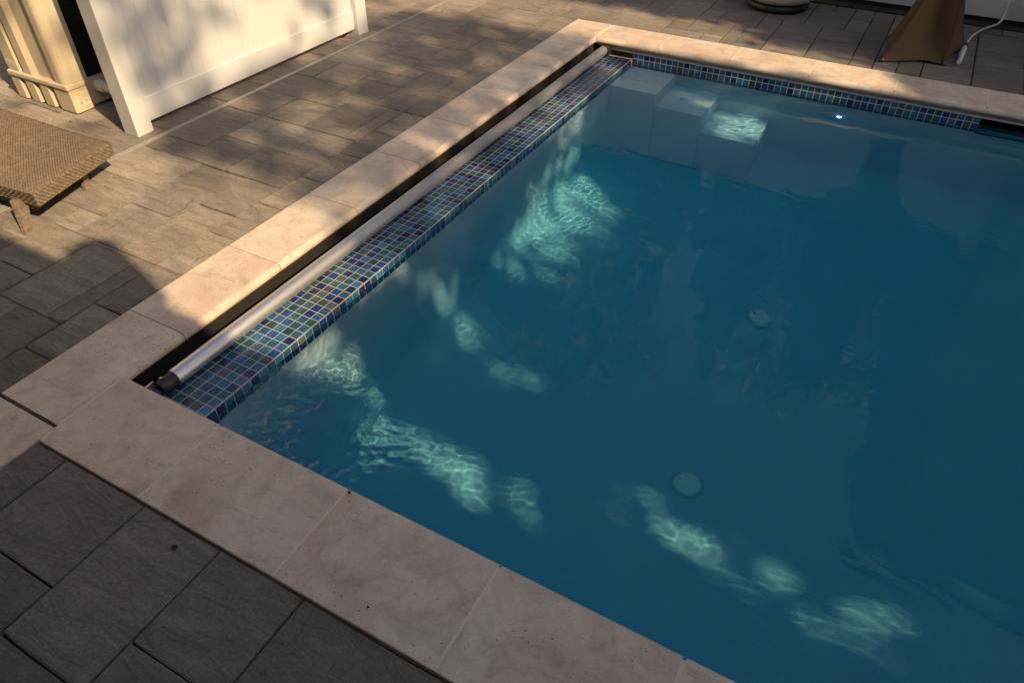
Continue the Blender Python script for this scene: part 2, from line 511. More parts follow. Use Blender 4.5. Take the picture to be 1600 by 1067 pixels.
b.add(rings[-1], [(0,1,2,3)])
basin = b.build('basin', PLASTER, pool)
basin.cycles.is_caustics_receiver = True

# submerged staircase in the far left corner: three treads stepping down to the right
for (xa, xb, zt_, dp) in ((X0+.003, .735, -.235, .485), (.735, 1.125, -.47, .485), (1.125, 1.56, -.77, .485)):
    s = MB().box(xa, xb-.0005, Y1-dp, Y1-.003, FZ+.003, zt_, bev=.006).build('step', PLASTER, pool)
    s.cycles.is_caustics_receiver = True
for (x, y, z) in ((.50, 4.55, -.2345), (.90, 4.55, -.4695)):
    MB().lathe([(.0,.012),(.022,.012),(.032,.006),(.034,0)], (0,0), 20).build('step_jet', WHITE, pool).location = (x, y, z)

# floor fittings
def disc_fitting(x, y, r):  # pale discs on the pool floor, glow added for contrast
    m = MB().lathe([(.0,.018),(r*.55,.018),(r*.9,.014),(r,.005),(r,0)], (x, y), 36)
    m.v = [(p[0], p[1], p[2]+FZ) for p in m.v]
    o = m.build('floor_disc', GLOW, pool)
    h = MB().lathe([(.0,.0205),(.006,.0205),(.007,.016)], (x-r*.55, y+r*.15), 12)
    h.v = [(p[0], p[1], p[2]+FZ) for p in h.v]
    hh = h.build('screw_hole', BLACK, o)
    rg = MB().lathe([(r*1.001,.0),(r*1.001,.010),(r*1.10,.013),(r*1.24,.011),(r*1.28,.0)], (x, y), 36)
    rg.v = [(p[0], p[1], p[2]+FZ) for p in rg.v]
    rg.build('disc_rim', simple('rim_pale', (.66,.72,.76), .6), o)
    return o
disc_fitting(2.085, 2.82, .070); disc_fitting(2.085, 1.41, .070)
MB().box(2.735, 2.80, 3.345, 3.395, FZ, FZ+.012, bev=.004).build('floor_inlet', WHITE, pool)

# coping slabs with bullnose towards the water
def coping(axis, a, bb, outer, inner, sgn, g=.0050):
    """slab between a..bb along axis; outer edge to inner edge across; sgn = direction of the bullnose"""
    r = .026; th = .052
    prof = [(outer, -th), (outer, -.003), (outer + sgn*.003, 0)]
    e = inner
    prof.append((e - sgn*.004, 0))
    for k in range(9):
        t_ = math.pi/2 - math.pi*k/8
        prof.append((e + sgn*r*math.cos(t_), -th/2 + th/2*math.sin(t_)))
    n = len(prof); ends = [a+g, bb-g]
    ca = (a+bb)/2; cc = (outer+inner)/2
    v = []
    for e_ in ends + ends:
        for (p, z) in prof:
            v.append((p-cc, e_-ca, z) if axis == 'y' else (e_-ca, p-cc, z))
    f = [(i, (i+1)%n, n+(i+1)%n, n+i) for i in range(n)] + [tuple(range(2*n, 3*n))[::-1], tuple(range(3*n, 4*n))]
    me = mesh('coping_slab', v, f, TRAV)
    bm = bmesh.new(); bm.from_mesh(me); bmesh.ops.recalc_face_normals(bm, faces=bm.faces); bm.to_mesh(me); bm.free()
    for p in me.polygons:
        nz = abs(p.normal.z); nn = p.normal
        p.use_smooth = len(p.vertices) == 4 and nz < .99 and (nn.x if axis == 'y' else nn.y)*sgn > .05
    loc = (cc, ca, 0) if axis == 'y' else (ca, cc, 0)
    o = link('coping_slab', me, pool, loc)
    if axis == 'y': pass
    return o
yl = [-.306, .305, .908, 1.516, 2.13, 2.726, 3.335, 3.94, 4.545, 5.15]
for a, bb in zip(yl, yl[1:]): coping('y', a, bb, -.35, -.027, 1, .0022)
xn = [0.0, .545, 1.159, 1.769, 2.38, 2.99, 3.60, 4.21, 4.82, 5.43, 6.04, 6.65]
for a, bb in zip(xn, xn[1:]): coping('x', a, bb, -.388, -.020, 1)
xfar = [0.0, .55, 1.155, 1.765, 2.375, 2.985, 3.595, 4.2, 4.81, 5.42, 6.03, 6.64]
for a, bb in zip(xfar, xfar[1:]): coping('x', a, bb, 5.15, 4.787, -1)
for a, bb in zip(yl[:-1], yl[1:]): coping('y', a if a > 0 else 0.0, min(bb, L), X1+.36, X1+.0, -1)
# slabs of the strip that carries on past the pool corner
for a, bb in ((-.925, -.315), (-1.53, -.925), (-2.14, -1.53)):
    o = MB().box(-.35+.002, -.003, a+.002, bb-.002, -.056, -.005, bev=.003).build('coping_slab', TRAV, pool)
# pale grout showing in the joints and under the slabs
gr = MB()
for xx in xn[1:-1]: gr.box(xx-.0052, xx+.0052, -.386, -.014, -.050, -.0006)
for xx in xfar[0:-1]: gr.box(xx-.0052, xx+.0052, 4.7835, 5.148, -.050, -.0006); gr.box(xx-.0052, xx+.0052, 4.7635, 4.7830, -.042, -.011)
for yy in yl[2:-1]: gr.box(-.348, -.020, yy-.0025, yy+.0025, -.050, -.0045)
gr.box(-.0052, .0052, -.30, -.024, -.050, -.0006)
gr.build('coping_grout', COPGROUT, pool, kind='stuff')
hb = MB()   # concrete beam that carries the coping
hb.box(-.345, -.032, -.30, 5.14, -.30, -.053); hb.box(.0, X1+.35, -.38, -.032, -.30, -.053)
hb.box(.0, X1+.35, Y1+.003, 5.14, -.045-.30, -.2605); hb.box(.0, SKX0, Y1+.003, 5.14, -.2595, -.053); hb.box(SKX1, X1+.35, Y1+.003, 5.14, -.2595, -.053); hb.box(SKX0, SKX1, Y1+.003, 5.14, -.0855, -.053)
hb.build('bond_beam', JOINT, pool)

# tiled ledge over the cover box, tile by tile
ledge = MB().box(.078, X0-.0010, Y0, Y1-.002, -.20, LEDGE_Z-.0010).build('ledge', GROUT, pool)
PT = .05
def tile_mesh(mat):
    h = PT/2 - .0017
    m = MB().box(-h, h, -h, h, -.0055, 0.0, bev=.0016)
    me = bpy.data.meshes.new('tile'); me.from_pydata(m.v, [], m.f); me.materials.append(mat); me.update()
    return me
def tile_mesh_low(mat):
    h = PT/2 - .0020; c = .0012
    v = [(-h,-h,-.0055),(h,-h,-.0055),(h,h,-.0055),(-h,h,-.0055),(-h,-h,-c),(h,-h,-c),(h,h,-c),(-h,h,-c),(-h+c,-h+c,0),(h-c,-h+c,0),(h-c,h-c,0),(-h+c,h-c,0)]
    f = [(8,9,10,11),(0,1,5,4),(1,2,6,5),(2,3,7,6),(3,0,4,7),(4,5,9,8),(5,6,10,9),(6,7,11,10),(7,4,8,11)]
    return v, f
PT_GAP = .0024
tv, tf = tile_mesh_low(None)
TM = [mesh('tile', tv, tf, m) for m in TILES]
spots = []   # (distance key, parent, matrix, colour)
camv = Vector(CAM_C)
NROW = int(round((Y1 - Y0)/PT))
def jit(a=.012): return Matrix.Rotation(random.uniform(-a,a), 4, 'X') @ Matrix.Rotation(random.uniform(-a,a), 4, 'Y')
for r in range(NROW):
    y = Y0 + PT*(r+.5)
    if y > Y1 - .02: continue
    for c_ in range(5):
        x = X0 - .0035 - PT*(c_+.5)
        spots.append((ledge, Matrix.Translation((x, y, LEDGE_Z)) @ jit(), pick_tile()))
    # front edge, turned down into the water
    for zz in (0, 1):
        spots.append((ledge, Matrix.Translation((X0+.0008, y, LEDGE_Z - PT*(zz+.5) - .0025)) @ Matrix.Rotation(R(90), 4, 'Y') @ jit(.006), pick_tile()))
trim_z = -.0865
tw = MB().box(X0+.002, SKX0-.002, Y1-.0062, Y1-.001, -.235, trim_z).build('tile_band', GROUT, pool)
MB().box(SKX1+.002, X1-.01, Y1-.004, Y1-.001, -.235, trim_z).build('tile_band', GROUT, pool)
x = .335 + PT/2
while x < X1 - .05:
    if not (SKX0 - .02 < x < SKX1 + .02):
        for k, zc_ in enumerate((-.102, -.152, -.202)):
            spots.append((tw, Matrix.Translation((x, Y1-.0065, zc_)) @ Matrix.Rotation(R(90), 4, 'X') @ jit(.006), pick_tile()))
    x += PT
def vis(s):
    p = s[1].translation
    if p.x > 3.4: return 99
    return (p - camv).length * (1.0 if p.z > -.16 else 1.6)
spots.sort(key=vis)
for (par, mt, k) in spots[:300]:
    o = link('tile', TM[k], par)
    pw = world_loc(par)
    o.matrix_parent_inverse = Matrix.Identity(4)
    o.matrix_local = Matrix.Translation(-pw) @ mt
rest = {}
for (par, mt, k) in spots[300:]: rest.setdefault(par.name, (par, []))[1].append((mt, k))
for nm, (par, lst) in rest.items():
    m = MB()
    for (mt, k) in lst: m.add([(mt @ Vector(p))[:] for p in tv], tf, k)
    m.build('tiles', TILES, par, kind='stuff')

# near wall and right wall tile bands stay plain glass strip behind the coping edge (not in view)
# aluminium cover track and cream trim under the far coping
MB().box(.02, X1, L+.010, Y1+.0, -.0625, -.0535).build('track_lip', ALUDULL, pool)
MB().box(.02, X1, L+.024, Y1+.0, -.0685, -.0630).build('track_slot', DARKVOID, pool)
MB().box(.06, X1, L+.018, Y1-.001, -.0862, -.0690, bev=.003).build('track_trim', CREAM, pool)
# near track, mirrored
MB().box(.02, X1, Y0, -.005, -.0862, -.0560, bev=.003).build('track_trim', CREAM, pool)

# skimmer mouth
sk = MB()
sk.box(SKX0-.004, SKX0, Y1-.006, Y1+.32, SKZ0, SKZ1); sk.box(SKX1, SKX1+.004, Y1-.006, Y1+.32, SKZ0, SKZ1)
sk.box(SKX0, SKX1, Y1+.30, Y1+.32, SKZ0, SKZ1); sk.box(SKX0, SKX1, Y1+.001, Y1+.30, SKZ0-.004, SKZ0-.0005); sk.box(SKX0, SKX1, Y1+.001, Y1+.30, SKZ1, SKZ1+.0015)
sko = sk.build('skimmer_mouth', DARKVOID, pool)
MB().box(SKX0+.01, SKX1-.01, Y1+.03, Y1+.04, SKZ0+.01, -.150).build('weir_flap', BLACK, sko)

# lit lamp in the far wall
lm = MB().lathe([(.0,.016),(.035,.015),(.048,.008),(.05,0)], (0,0), 28)
lo = lm.build('lamp_rim', WHITE, pool); lo.rotation_euler = (R(90), 0, 0); lo.location = (2.065, Y1-.004, -.43)
lm2 = MB().lathe([(.0,.019),(.016,.018),(.020,.014)], (0,0), 20).build('lamp_lens', LAMP, pool)
lm2.rotation_euler = (R(90), 0, 0); lm2.location = (2.065, Y1-.004, -.43)

# cover box cavity
cv = MB()
cv.box(-.031, -.027, Y0, Y1, -.36, -.0535); cv.box(-.027, .078, Y0, Y1, -.365, -.36); cv.box(-.027, .078, Y0-.004, Y0, -.36, -.0535); cv.box(-.027, .078, Y1-.001, Y1+.002, -.36, -.0535)
cv.build('cover_box', DARKVOID, pool)

# ------------------------------------------------------------------ water
def vnoise(X, Y, seed):
    rng = np.random.RandomState(seed)
    ga = rng.rand(64, 64)*2*np.pi
    xi = np.floor(X).astype(int); yi = np.floor(Y).astype(int); xf_ = X-xi; yf_ = Y-yi
    def gr_(ix, iy, dx, dy):
        a = ga[ix % 64, iy % 64]; return np.cos(a)*dx + np.sin(a)*dy
    u = xf_**3*(xf_*(xf_*6-15)+10); v_ = yf_**3*(yf_*(yf_*6-15)+10)
    n00 = gr_(xi,yi,xf_,yf_); n10 = gr_(xi+1,yi,xf_-1,yf_); n01 = gr_(xi,yi+1,xf_,yf_-1); n11 = gr_(xi+1,yi+1,xf_-1,yf_-1)
    return (n00*(1-u)+n10*u)*(1-v_) + (n01*(1-u)+n11*u)*v_
wx0, wx1, wy0, wy1 = X0-.008, X1+.008, Y0-.008, Y1+.008
def spaced(a, b, parts):
    out = [np.array([a])]
    lo = a
    for hi, stp in parts:
        hi = min(hi, b); nn = max(1, int(round((hi-lo)/stp)))
        out.append(np.linspace(lo, hi, nn+1)[1:]); lo = hi
    return np.concatenate(out)
xs = spaced(wx0, wx1, ((1.7, .0065), (3.5, .0115), (4.8, .018), (9, .05)))
ysn = spaced(wy0, wy1, ((1.15, .0065), (9, .0115)))
NX, NY = len(xs)-1, len(ysn)-1
XX, YY = np.meshgrid(xs, ysn)
wrp = .12*vnoise(XX*2.1, YY*2.1, 4); wrp2 = .12*vnoise(XX*2.1+9, YY*2.1, 5)
calm = np.clip(.42 + 1.1*np.exp(-((XX-.75)**2/.30 + (YY-.35)**2/.25)) + .7*np.exp(-((XX-.42)**2/.03)) + .55*np.exp(-((YY-4.3)**2/.30)) + .5*np.exp(-((XX-2.9)**2/.5 + (YY-2.2)**2/.35)), 0, 1.7)
fine = np.clip(.28 + 1.5*np.exp(-((XX-.85)**2/.30 + (YY-.25)**2/.16)) + .9*np.exp(-((XX-.38)**2/.012)) + .8*np.exp(-((YY-4.0)**2/.5)), 0, 2.0)
swell = np.clip(vnoise(XX*3.1, YY*3.7, 31)*1.6 + .55, .1, 1.3)
ZZ = WZ + .0024*vnoise(XX*1.8, YY*2.3, 1) + calm*(.0007*vnoise((XX+wrp)*5.0, (YY+wrp2)*8.0, 2) + .00036*vnoise((XX+wrp)*11, (YY+wrp2)*16, 3) + .00028*vnoise((XX+wrp)*21 + YY*4, (YY+wrp2)*28, 12)) \
   + (.25+.5*calm)*.0007*vnoise((XX+wrp)*4.5 + YY*2, (YY+wrp2*1.5)*17, 21) \
   + (fine + 32.0*np.exp(-((XX-.66)**2/.14 + (YY-.19)**2/.06)) + 6.0*np.exp(-((XX-.36)**2/.004)))*swell*(.00080*vnoise((XX+wrp*.5)*15 + YY*11, (YY-XX*.55+wrp2)*26, 8) + .00030*vnoise((XX+wrp)*38 + YY*10, (YY+wrp2)*52, 9))
wv = np.stack([XX, YY, ZZ], -1).reshape(-1, 3).tolist()
k = np.arange(NY)[:, None]*(NX+1) + np.arange(NX)[None, :]
wf = np.stack([k, k+1, k+NX+2, k+NX+1], -1).reshape(-1, 4).tolist()
nb = len(wv)
wv += [(wx0-.04, wy0-.04, FZ-.06), (wx1+.04, wy0-.04, FZ-.06), (wx1+.04, wy1+.04, FZ-.06), (wx0-.04, wy1+.04, FZ-.06)]
r0 = list(range(NX+1)); r1 = [NY*(NX+1)+i for i in range(NX+1)]; c0 = [j*(NX+1) for j in range(NY+1)]; c1 = [j*(NX+1)+NX for j in range(NY+1)]
wf += [[nb+3, nb+2, nb+1, nb], [nb, nb+1]+r0[::-1], [nb+2, nb+3]+r1, [nb+1, nb+2]+c1[::-1], [nb+3, nb]+c0]
wme = mesh('water', wv, wf, mat_water())
wme.polygons.foreach_set('use_smooth', [len(p.vertices) == 4 and i < NX*NY for i, p in enumerate(wme.polygons)])
water = finish(link('water', wme), kind='structure')
water.cycles.is_caustics_caster = True
wb = MB().box(X0-.10, X1+.10, Y0-.10, Y1+.10, FZ-.10, WZ+.0085)
wbo = wb.build('water_body', mat_waterbody(), water)

# ------------------------------------------------------------------ cover bar (roller tube) and folded cover
bar = empty('cover_bar', (.10, 2.4, -.075), 'long silver aluminium pool cover bar lying along the tiled ledge', 'cover bar')
TX, TZ = .100, -.0765
RT = .0385
m = MB(); n = 60
m.tube([(TX, .135 + (4.70-.135)*i/n, TZ) for i in range(n+1)], RT, 28)
tb = m.build('tube', ALU, bar)
# water beads clinging to the tube
m = MB()
for i in range(150):
    y = .9 + (random.random()**1.3)*2.6; a = R(random.uniform(-25, 60)); rr = random.uniform(.0012, .0034)
    c_ = Vector((TX + RT*math.cos(a), y, TZ + RT*math.sin(a)))
    nrm = Vector((math.cos(a), 0, math.sin(a))); u = Vector((0,1,0)); v_ = nrm.cross(u)
    vv = [c_ + nrm*rr*.6] + [c_ + (u*math.cos(q)+v_*math.sin(q))*rr for q in [math.pi/3*k for k in range(6)]]
    m.add(vv, [(0, 1+k, 1+(k+1)%6) for k in range(6)], 0, True)
DROP = NT('water_bead').pbr((.8,.8,.8), .03, 0.0, spec=.6, **{'Transmission Weight': .9, 'IOR': 1.33})
m.build('water_beads', DROP, tb, kind='stuff')
m = MB(); m.tube([(TX,.060,TZ),(TX,.075,TZ),(TX,.115,TZ),(TX,.150,TZ)], [.026,.033,.034,.033], 20)
ec = m.build('end_cap', BLACK, bar)
m = MB(); m.tube([(TX-.006,.085,TZ+.032),(TX-.006,.085,TZ+.040)], .008, 12, cap=True); m.tube([(TX-.006,.085,TZ+.0401),(TX-.006,.085,TZ+.0408)], .0035, 10)
m.build('bolt', simple('copper_bolt', (.45,.25,.16), .35, 1.0), ec)
m = MB(); m.box(TX-.030, TX+.022, .012, .055, -.125, -.075, bev=.006); m.build('slider', BLACK, bar)
m = MB(); m.box(TX-.045, TX-.038, .020, .068, -.110, -.058, bev=.002); m.build('bracket_plate', ALU, bar)
m = MB(); m.tube([(TX,4.685,TZ),(TX,4.71,TZ),(TX,4.735,TZ)], [.033,.042,.040], 20); m.build('end_cap', BLACK, bar)
m = MB(); m.box(TX+.02, TX+.05, 4.70, 4.765, -.115, -.07, bev=.004); m.build('slider', BLACK, bar)

m = MB(); nv = 220; cs = 9; v = []; f = []
for i in range(nv+1):
    y = Y0 + .01 + (4.75)*i/nv
    for j in range(cs+1):
        s = j/cs
        x = -.024 + .108*s
        fold = .016*math.sin(y*11 + s*5 + 1.5*math.sin(y*2.3)) + .010*math.sin(y*27 + s*9)
        z = -.150 + .045*s**1.6 + fold*(1-abs(2*s-1)**3)
        v.append((x, y, z))
for i in range(nv):
    for j in range(cs): f.append((i*(cs+1)+j, i*(cs+1)+j+1, (i+1)*(cs+1)+j+1, (i+1)*(cs+1)+j))
finish(m.add(v, f, 0, True).build('pool_cover', COVER), 'dark folded pool cover fabric rolled away in the slot behind the silver bar', 'pool cover')

# ------------------------------------------------------------------ channel drain
dr = empty('channel_drain', (-1.705, 2.5, -.01), 'narrow grey slotted channel drain between white screen and patio slabs', 'drain')
DA, DB = -1.722, -1.688
m = MB(); m.box(DA, DA+.004, -1.0, 6.7, -.06, -.009); m.box(DB-.004, DB, -1.0, 6.7, -.06, -.009); m.build('drain_frame', simple('drain_grey', (.40,.39,.37), .5, .3, nscale=30, namp=.15, geo=True), dr)
GR = simple('grate_grey', (.43,.42,.40), .5, .2, nscale=30, namp=.15, geo=True)
m = MB(); y = -1.0
while y < 6.7:
    m.box(DA+.004, DB-.004, y, y+.0085, -.016, -.0095); y += .014
m.box(-1.7075, -1.7025, -1.0, 6.7, -.0165, -.0120)
m.build('grate_bars', GR, dr, kind='stuff')

# ------------------------------------------------------------------ white vinyl privacy screen
sc = empty('privacy_screen', (-1.86, 2.75, 0), 'white vinyl screen panel of grooved boards standing before the heat pump', 'screen')
for (a, bb) in ((1.55, 1.672), (3.828, 3.985)):
    p = MB().box(-1.930, -1.800, a, bb if a < 2 else a+.13, -.012, 1.36, bev=.004).build('post', VINYL, sc)
    MB().box(-1.945, -1.785, a-.015, a+.142, 1.361, 1.40, bev=.008).build('post_cap', VINYL, p)
MB().box(-1.888, -1.842, 1.66, 3.835, .036, .186, bev=.004).build('bottom_rail', VINYL, sc)
MB().box(-1.888, -1.842, 1.66, 3.835, 1.16, 1.30, bev=.004).build('top_rail', VINYL, sc)
y = 1.665; nb_ = 23; pb = (3.835 - 1.665)/nb_
for i in range(nb_):
    g = .0013
    x0_, x1_ = -1.876, -1.853
    ya, yb = y+i*pb, y+(i+1)*pb
    pts = [(x0_, ya), (x0_, yb-.0004), (x1_-g, yb-.0004), (x1_, yb-g-.0004), (x1_, ya+g), (x1_-g, ya)]
    MB().prism([(p[0], p[1]) for p in pts][::-1], .180, 1.17).build('board', VINYL, sc)
MB().box(-1.87, -1.86, 3.70, 3.735, .005, .037).build('drain_clip', BLACK, sc)

# ------------------------------------------------------------------ pool heat pump
hp = empty('heat_pump', (-2.75, 1.95, 0), 'beige plastic pool heat pump with ribbed base behind the white screen', 'heat pump')
FY = 1.583; HX0, HX1 = -3.07, -2.44
m = MB()
m.box(HX0+.02, HX1-.012, FY+.045, 2.45, .012, .150)
for k in range(4):
    xa = HX0 + .155*k
    last = k == 3
    xb = xa + (.085 if not last else .165)
    if last:
        m.prism([(xa,FY),(HX1-.008,FY),(HX1,FY+.008),(HX1,FY+.135),(xa,FY+.135)], 0.0, .1505)
    else:
        m.prism([(xa,FY),(xb,FY),(xb+.030,FY+.043),(xb+.030,FY+.06),(xa,FY+.06)], 0.0, .1505)
m.box(HX0+.03, HX0+.3, 2.30, 2.44, 0.0, .15); m.box(HX1-.2, HX1-.02, 2.30, 2.44, 0, .15)
m.build('base', BEIGE, hp)
m = MB(); m.box(HX0-.010, HX1+.002, FY-.010, FY+.150, .1510, .190, bev=.010); m.box(HX0+.0, HX1-.02, FY+.1505, 2.46, .1510, .190)
m.build('base_lip', BEIGE, hp)
TOPZ = 1.12
prof = [(-2.900,1.64),(-2.900,1.600),(-2.893,1.590),(-2.815,1.590),(-2.775,1.618),(-2.600,1.618),(-2.548,1.585),(-2.495,1.584),(-2.478,1.588),(-2.462,1.598),(-2.449,1.614),(-2.443,1.635),(-2.443,1.742),(-2.47,1.742),(-2.47,1.66)]
MB().prism(prof, .1905, TOPZ).build('front_panel', BEIGE, hp)
MB().prism([(HX0,1.64),(HX0,1.600),(HX0+.01,1.588),(-2.945,1.588),(-2.935,1.600),(-2.935,1.64)], .1905, TOPZ).build('side_panel', BEIGE, hp)
m = MB(); m.box(HX0+.01, -2.47, 1.641, 2.44, .1905, TOPZ); m.build('cabinet', FIN, hp)
m = MB()
y = 1.745
while y < 2.43:
    m.box(-2.469, -2.450, y, y+.0022, .192, TOPZ); y += .0075
for z in [.24 + .05*i for i in range(18)]: m.box(-2.449, -2.447, 1.744, 2.43, z, z+.0025)
m.build('coil_fins', FIN, hp, kind='stuff')
m = MB(); m.box(HX0-.02, HX1+.02, FY-.02, 2.48, TOPZ+.001, TOPZ+.07, bev=.02); m.build('top_lid', BEIGE, hp)
m = MB(); m.box(HX1, HX1+.0008, FY+.020, FY+.118, .035, .128); st = m.build('rating_sticker', simple('sticker_clear', (.66,.59,.44), .4), hp)
MB().box(HX1+.0009, HX1+.0014, FY+.026, FY+.068, .112, .124).build('warning_stripe', YELLOW, st)
m = MB()
for (yy, zz, r_) in ((FY+.055,.058,.013),(FY+.092,.064,.009)):
    m.add([(HX1+.0012, yy+r_*math.cos(a), zz+r_*math.sin(a)) for a in [math.pi*k/8 for k in range(16)]], [tuple(range(16))])
for i in range(4): m.box(HX1+.0009, HX1+.0012, FY+.032+.002*i, FY+.108, .082+.007*i, .084+.007*i)
m.build('printed_symbols', GREYINK, st)
m = MB(); m.box(-3.062, -2.962, 1.5868, 1.5878, .222, .262); ls = m.build('name_sticker', LABELW, hp)
m = MB()
for i in range(4): m.box(-3.055, -2.975-.012*i, 1.5860, 1.5866, .229+.008*i, .2315+.008*i)
m.build('printed_lines', GREYINK, ls)
pp = MB().tube([(-2.47,1.80,.125),(-2.0,1.80,.118),(-1.97,1.80,.105),(-1.955,1.80,.02)], .030, 18).build('pipe', PVC, hp)
for (a, bb, r_) in ((-2.43,-2.36,.040),(-2.30,-2.27,.0385),(-2.20,-2.12,.041)):
    MB().tube([(a,1.80,.1245),(bb,1.80,.1235)], r_, 18).build('pipe_coupling', PVC, pp)

# ------------------------------------------------------------------ wicker lounger
lg = empty('wicker_lounger', (-1.7, .8, 0), 'brown woven wicker sun lounger footrest at the left edge of the patio', 'lounger')
def zt_(x): return .207 - .035*min(1, max(0, (-1.45-x)/.9))**1.2 + .008*math.sin((x+1.4)*5)
A_ = Vector((-1.285,.565)); B_ = Vector((-1.46,1.155)); C_ = Vector((-2.70,1.17)); D_ = Vector((-2.55,.51))
def weave(m, P, nu, nv, amp, gap=.12):
    """P(s,t) -> (point, normal); strands go over and under each other"""
    for i in range(nu):
        for j in range(nv):
            over = (i + j) % 2 == 0
            hj = random.uniform(.6, 1.3); dj = random.uniform(-.0006, .0006)
            s0, s1 = i/nu, (i+1)/nu; t0, t1 = j/nv, (j+1)/nv
            ds, dt = (s1-s0), (t1-t0)
            if over:   # strand along s, bulging in the middle
                rows = [(s0-ds*.28, -amp*.9), (s0+ds*.2, amp*.55), ((s0+s1)/2, amp), (s1-ds*.2, amp*.55), (s1+ds*.28, -amp*.9)]
                vv = []
                for (s, h) in rows:
                    for t in (t0+dt*gap, t1-dt*gap):
                        p, nn = P(s, t); vv.append(p + nn*(h*hj + dj))
                f = [(2*k, 2*k+1, 2*k+3, 2*k+2) for k in range(4)]
            else:
                rows = [(t0-dt*.28, -amp*.9), (t0+dt*.2, amp*.55), ((t0+t1)/2, amp), (t1-dt*.2, amp*.55), (t1+dt*.28, -amp*.9)]
                vv = []
                for (t, h) in rows:
                    for s in (s0+ds*gap, s1-ds*gap):
                        p, nn = P(s, t); vv.append(p + nn*(h*hj + dj))
                f = [(2*k, 2*k+2, 2*k+3, 2*k+1) for k in range(4)]
            m.add(vv, f, 0, True)
def top_pt(s, t):
    a = A_.lerp(D_, s); bq = B_.lerp(C_, s); q = a.lerp(bq, t)
    return Vector((q.x, q.y, zt_(q.x) - .012*(2*t-1)**4 - .012*max(0, 1-s*14)**2)), Vector((0,0,1))
m = MB(); weave(m, top_pt, 108, 66, .0014, .05); m.build('seat_weave', WICKER, lg, kind='stuff')
slab = MB()
n = 24; v = []; f = []
for i in range(n+1):
    s = i/n
    for q in (A_.lerp(D_, s), B_.lerp(C_, s)):
        z = zt_(q.x) - .012
        v += [(q.x, q.y, z), (q.x, q.y, z-.066)]
for i in range(n):
    a = i*4; f += [(a,a+4,a+6,a+2),(a+1,a+3,a+7,a+5),(a,a+1,a+5,a+4),(a+2,a+6,a+7,a+3)]
f += [(0,2,3,1),(n*4,n*4+1,n*4+3,n*4+2)]
slab.add(v, f).build('seat_core', WICKER, lg)
def band(p, q, h, nu, nv, out, zoff=-.008):
    def P(s, t):
        c_ = p.lerp(q, s); z = zt_(c_.x) + zoff - h*t
        return Vector((c_.x, c_.y, z)) + out*.003, out
    m = MB(); weave(m, P, nu, nv, .0024); m.build('edge_band', WICKER, lg, kind='stuff')
oAB = Vector(((B_-A_).y, -(B_-A_).x, 0)).normalized(); oAD = Vector((0.02, -1, 0)).normalized()
band(A_, B_, .072, 44, 6, oAB); band(A_, D_, .072, 64, 6, oAD)
oBC = Vector((0, 1, 0)); band(B_, C_, .072, 64, 6, oBC)
# lower frame set back under the seat, with flared woven legs
A2 = A_ + Vector((-.09, .02)); B2 = B_ + Vector((-.12,-.05)); D2 = D_ + Vector((.1,.05))
def low(p, q, nu, out, h=.055):
    def P(s, t):
        c_ = p.lerp(q, s); return Vector((c_.x, c_.y, zt_(c_.x) - .078 - h*t)), out
    m = MB(); weave(m, P, nu, 4, .003); m.build('apron', WICKER, lg, kind='stuff')
low(A2, B2, 18, oAB); low(A2, D2, 40, oAD)
def leg(top, foot, wd=.032):
    m = MB(); T = Vector(top); F = Vector(foot)
    u = Vector((oAB.x, oAB.y, 0)); w2 = Vector((-oAB.y, oAB.x, 0))
    def ring(c_, a, b_): return [c_ + u*a + w2*b_, c_ - u*a + w2*b_, c_ - u*a - w2*b_, c_ + u*a - w2*b_]
    N = 15; v = []; f = []
    for i in range(N+1):
        s = i/N; k_ = 1.25 - .55*s + (.035 if i % 2 else -.035)
        v += ring(T.lerp(F, s), wd*.5*k_, wd*k_)
    for i in range(N):
        for k in range(4): f.append((i*4+k, i*4+(k+1)%4, (i+1)*4+(k+1)%4, (i+1)*4+k))
    f += [(3,2,1,0), (N*4, N*4+1, N*4+2, N*4+3)]
    m.add(v, f); m.build('leg', WICKER, lg)
leg((-1.44,.56,.145), (-1.365,.490,-.008)); leg((-1.55,1.0,.145), (-1.505,.945,-.008), .026)
leg((-2.45,.56,.11), (-2.52,.50,-.008)); leg((-2.6,1.08,.11), (-2.66,1.12,-.008))

# ------------------------------------------------------------------ covered cocktail table
tbn = empty('cocktail_table', (2.49, 5.72, 0), 'cocktail table in a tan stretch cover pulled down to its feet', 'table')
ctr = Vector((2.49, 5.72)); feet = [Vector((2.185,5.36)), Vector((2.665,5.53)), Vector((2.78,6.10)), Vector((2.17,5.95))]
angs = [math.atan2((p-ctr).y, (p-ctr).x) % (2*math.pi) for p in feet]; rads = [(p-ctr).length for p in feet]
order = sorted(range(4), key=lambda i: angs[i]); angs = [angs[i] for i in order]; rads = [rads[i] for i in order]
def base_r(th):
    th %= 2*math.pi
    for i in range(4):
        a0 = angs[i]; a1 = angs[(i+1)%4] + (2*math.pi if i == 3 else 0)
        tt = th if th >= angs[0] else th + 2*math.pi
        if a0 <= tt <= a1:
            # straight hem between two feet, sagging inwards
            p = Vector((rads[i]*math.cos(a0), rads[i]*math.sin(a0))); q = Vector((rads[(i+1)%4]*math.cos(a1), rads[(i+1)%4]*math.sin(a1)))
            s = (tt-a0)/(a1-a0)
            d = Vector((math.cos(tt), math.sin(tt)))
            e = q - p; den = d.x*e.y - d.y*e.x
            r = (p.x*e.y - p.y*e.x)/den
            return r*(1 - .17*math.sin(math.pi*s)**1.0), math.sin(math.pi*s)
    return .3, 0
NT_, NZ_ = 160, 34; v = []; f = []
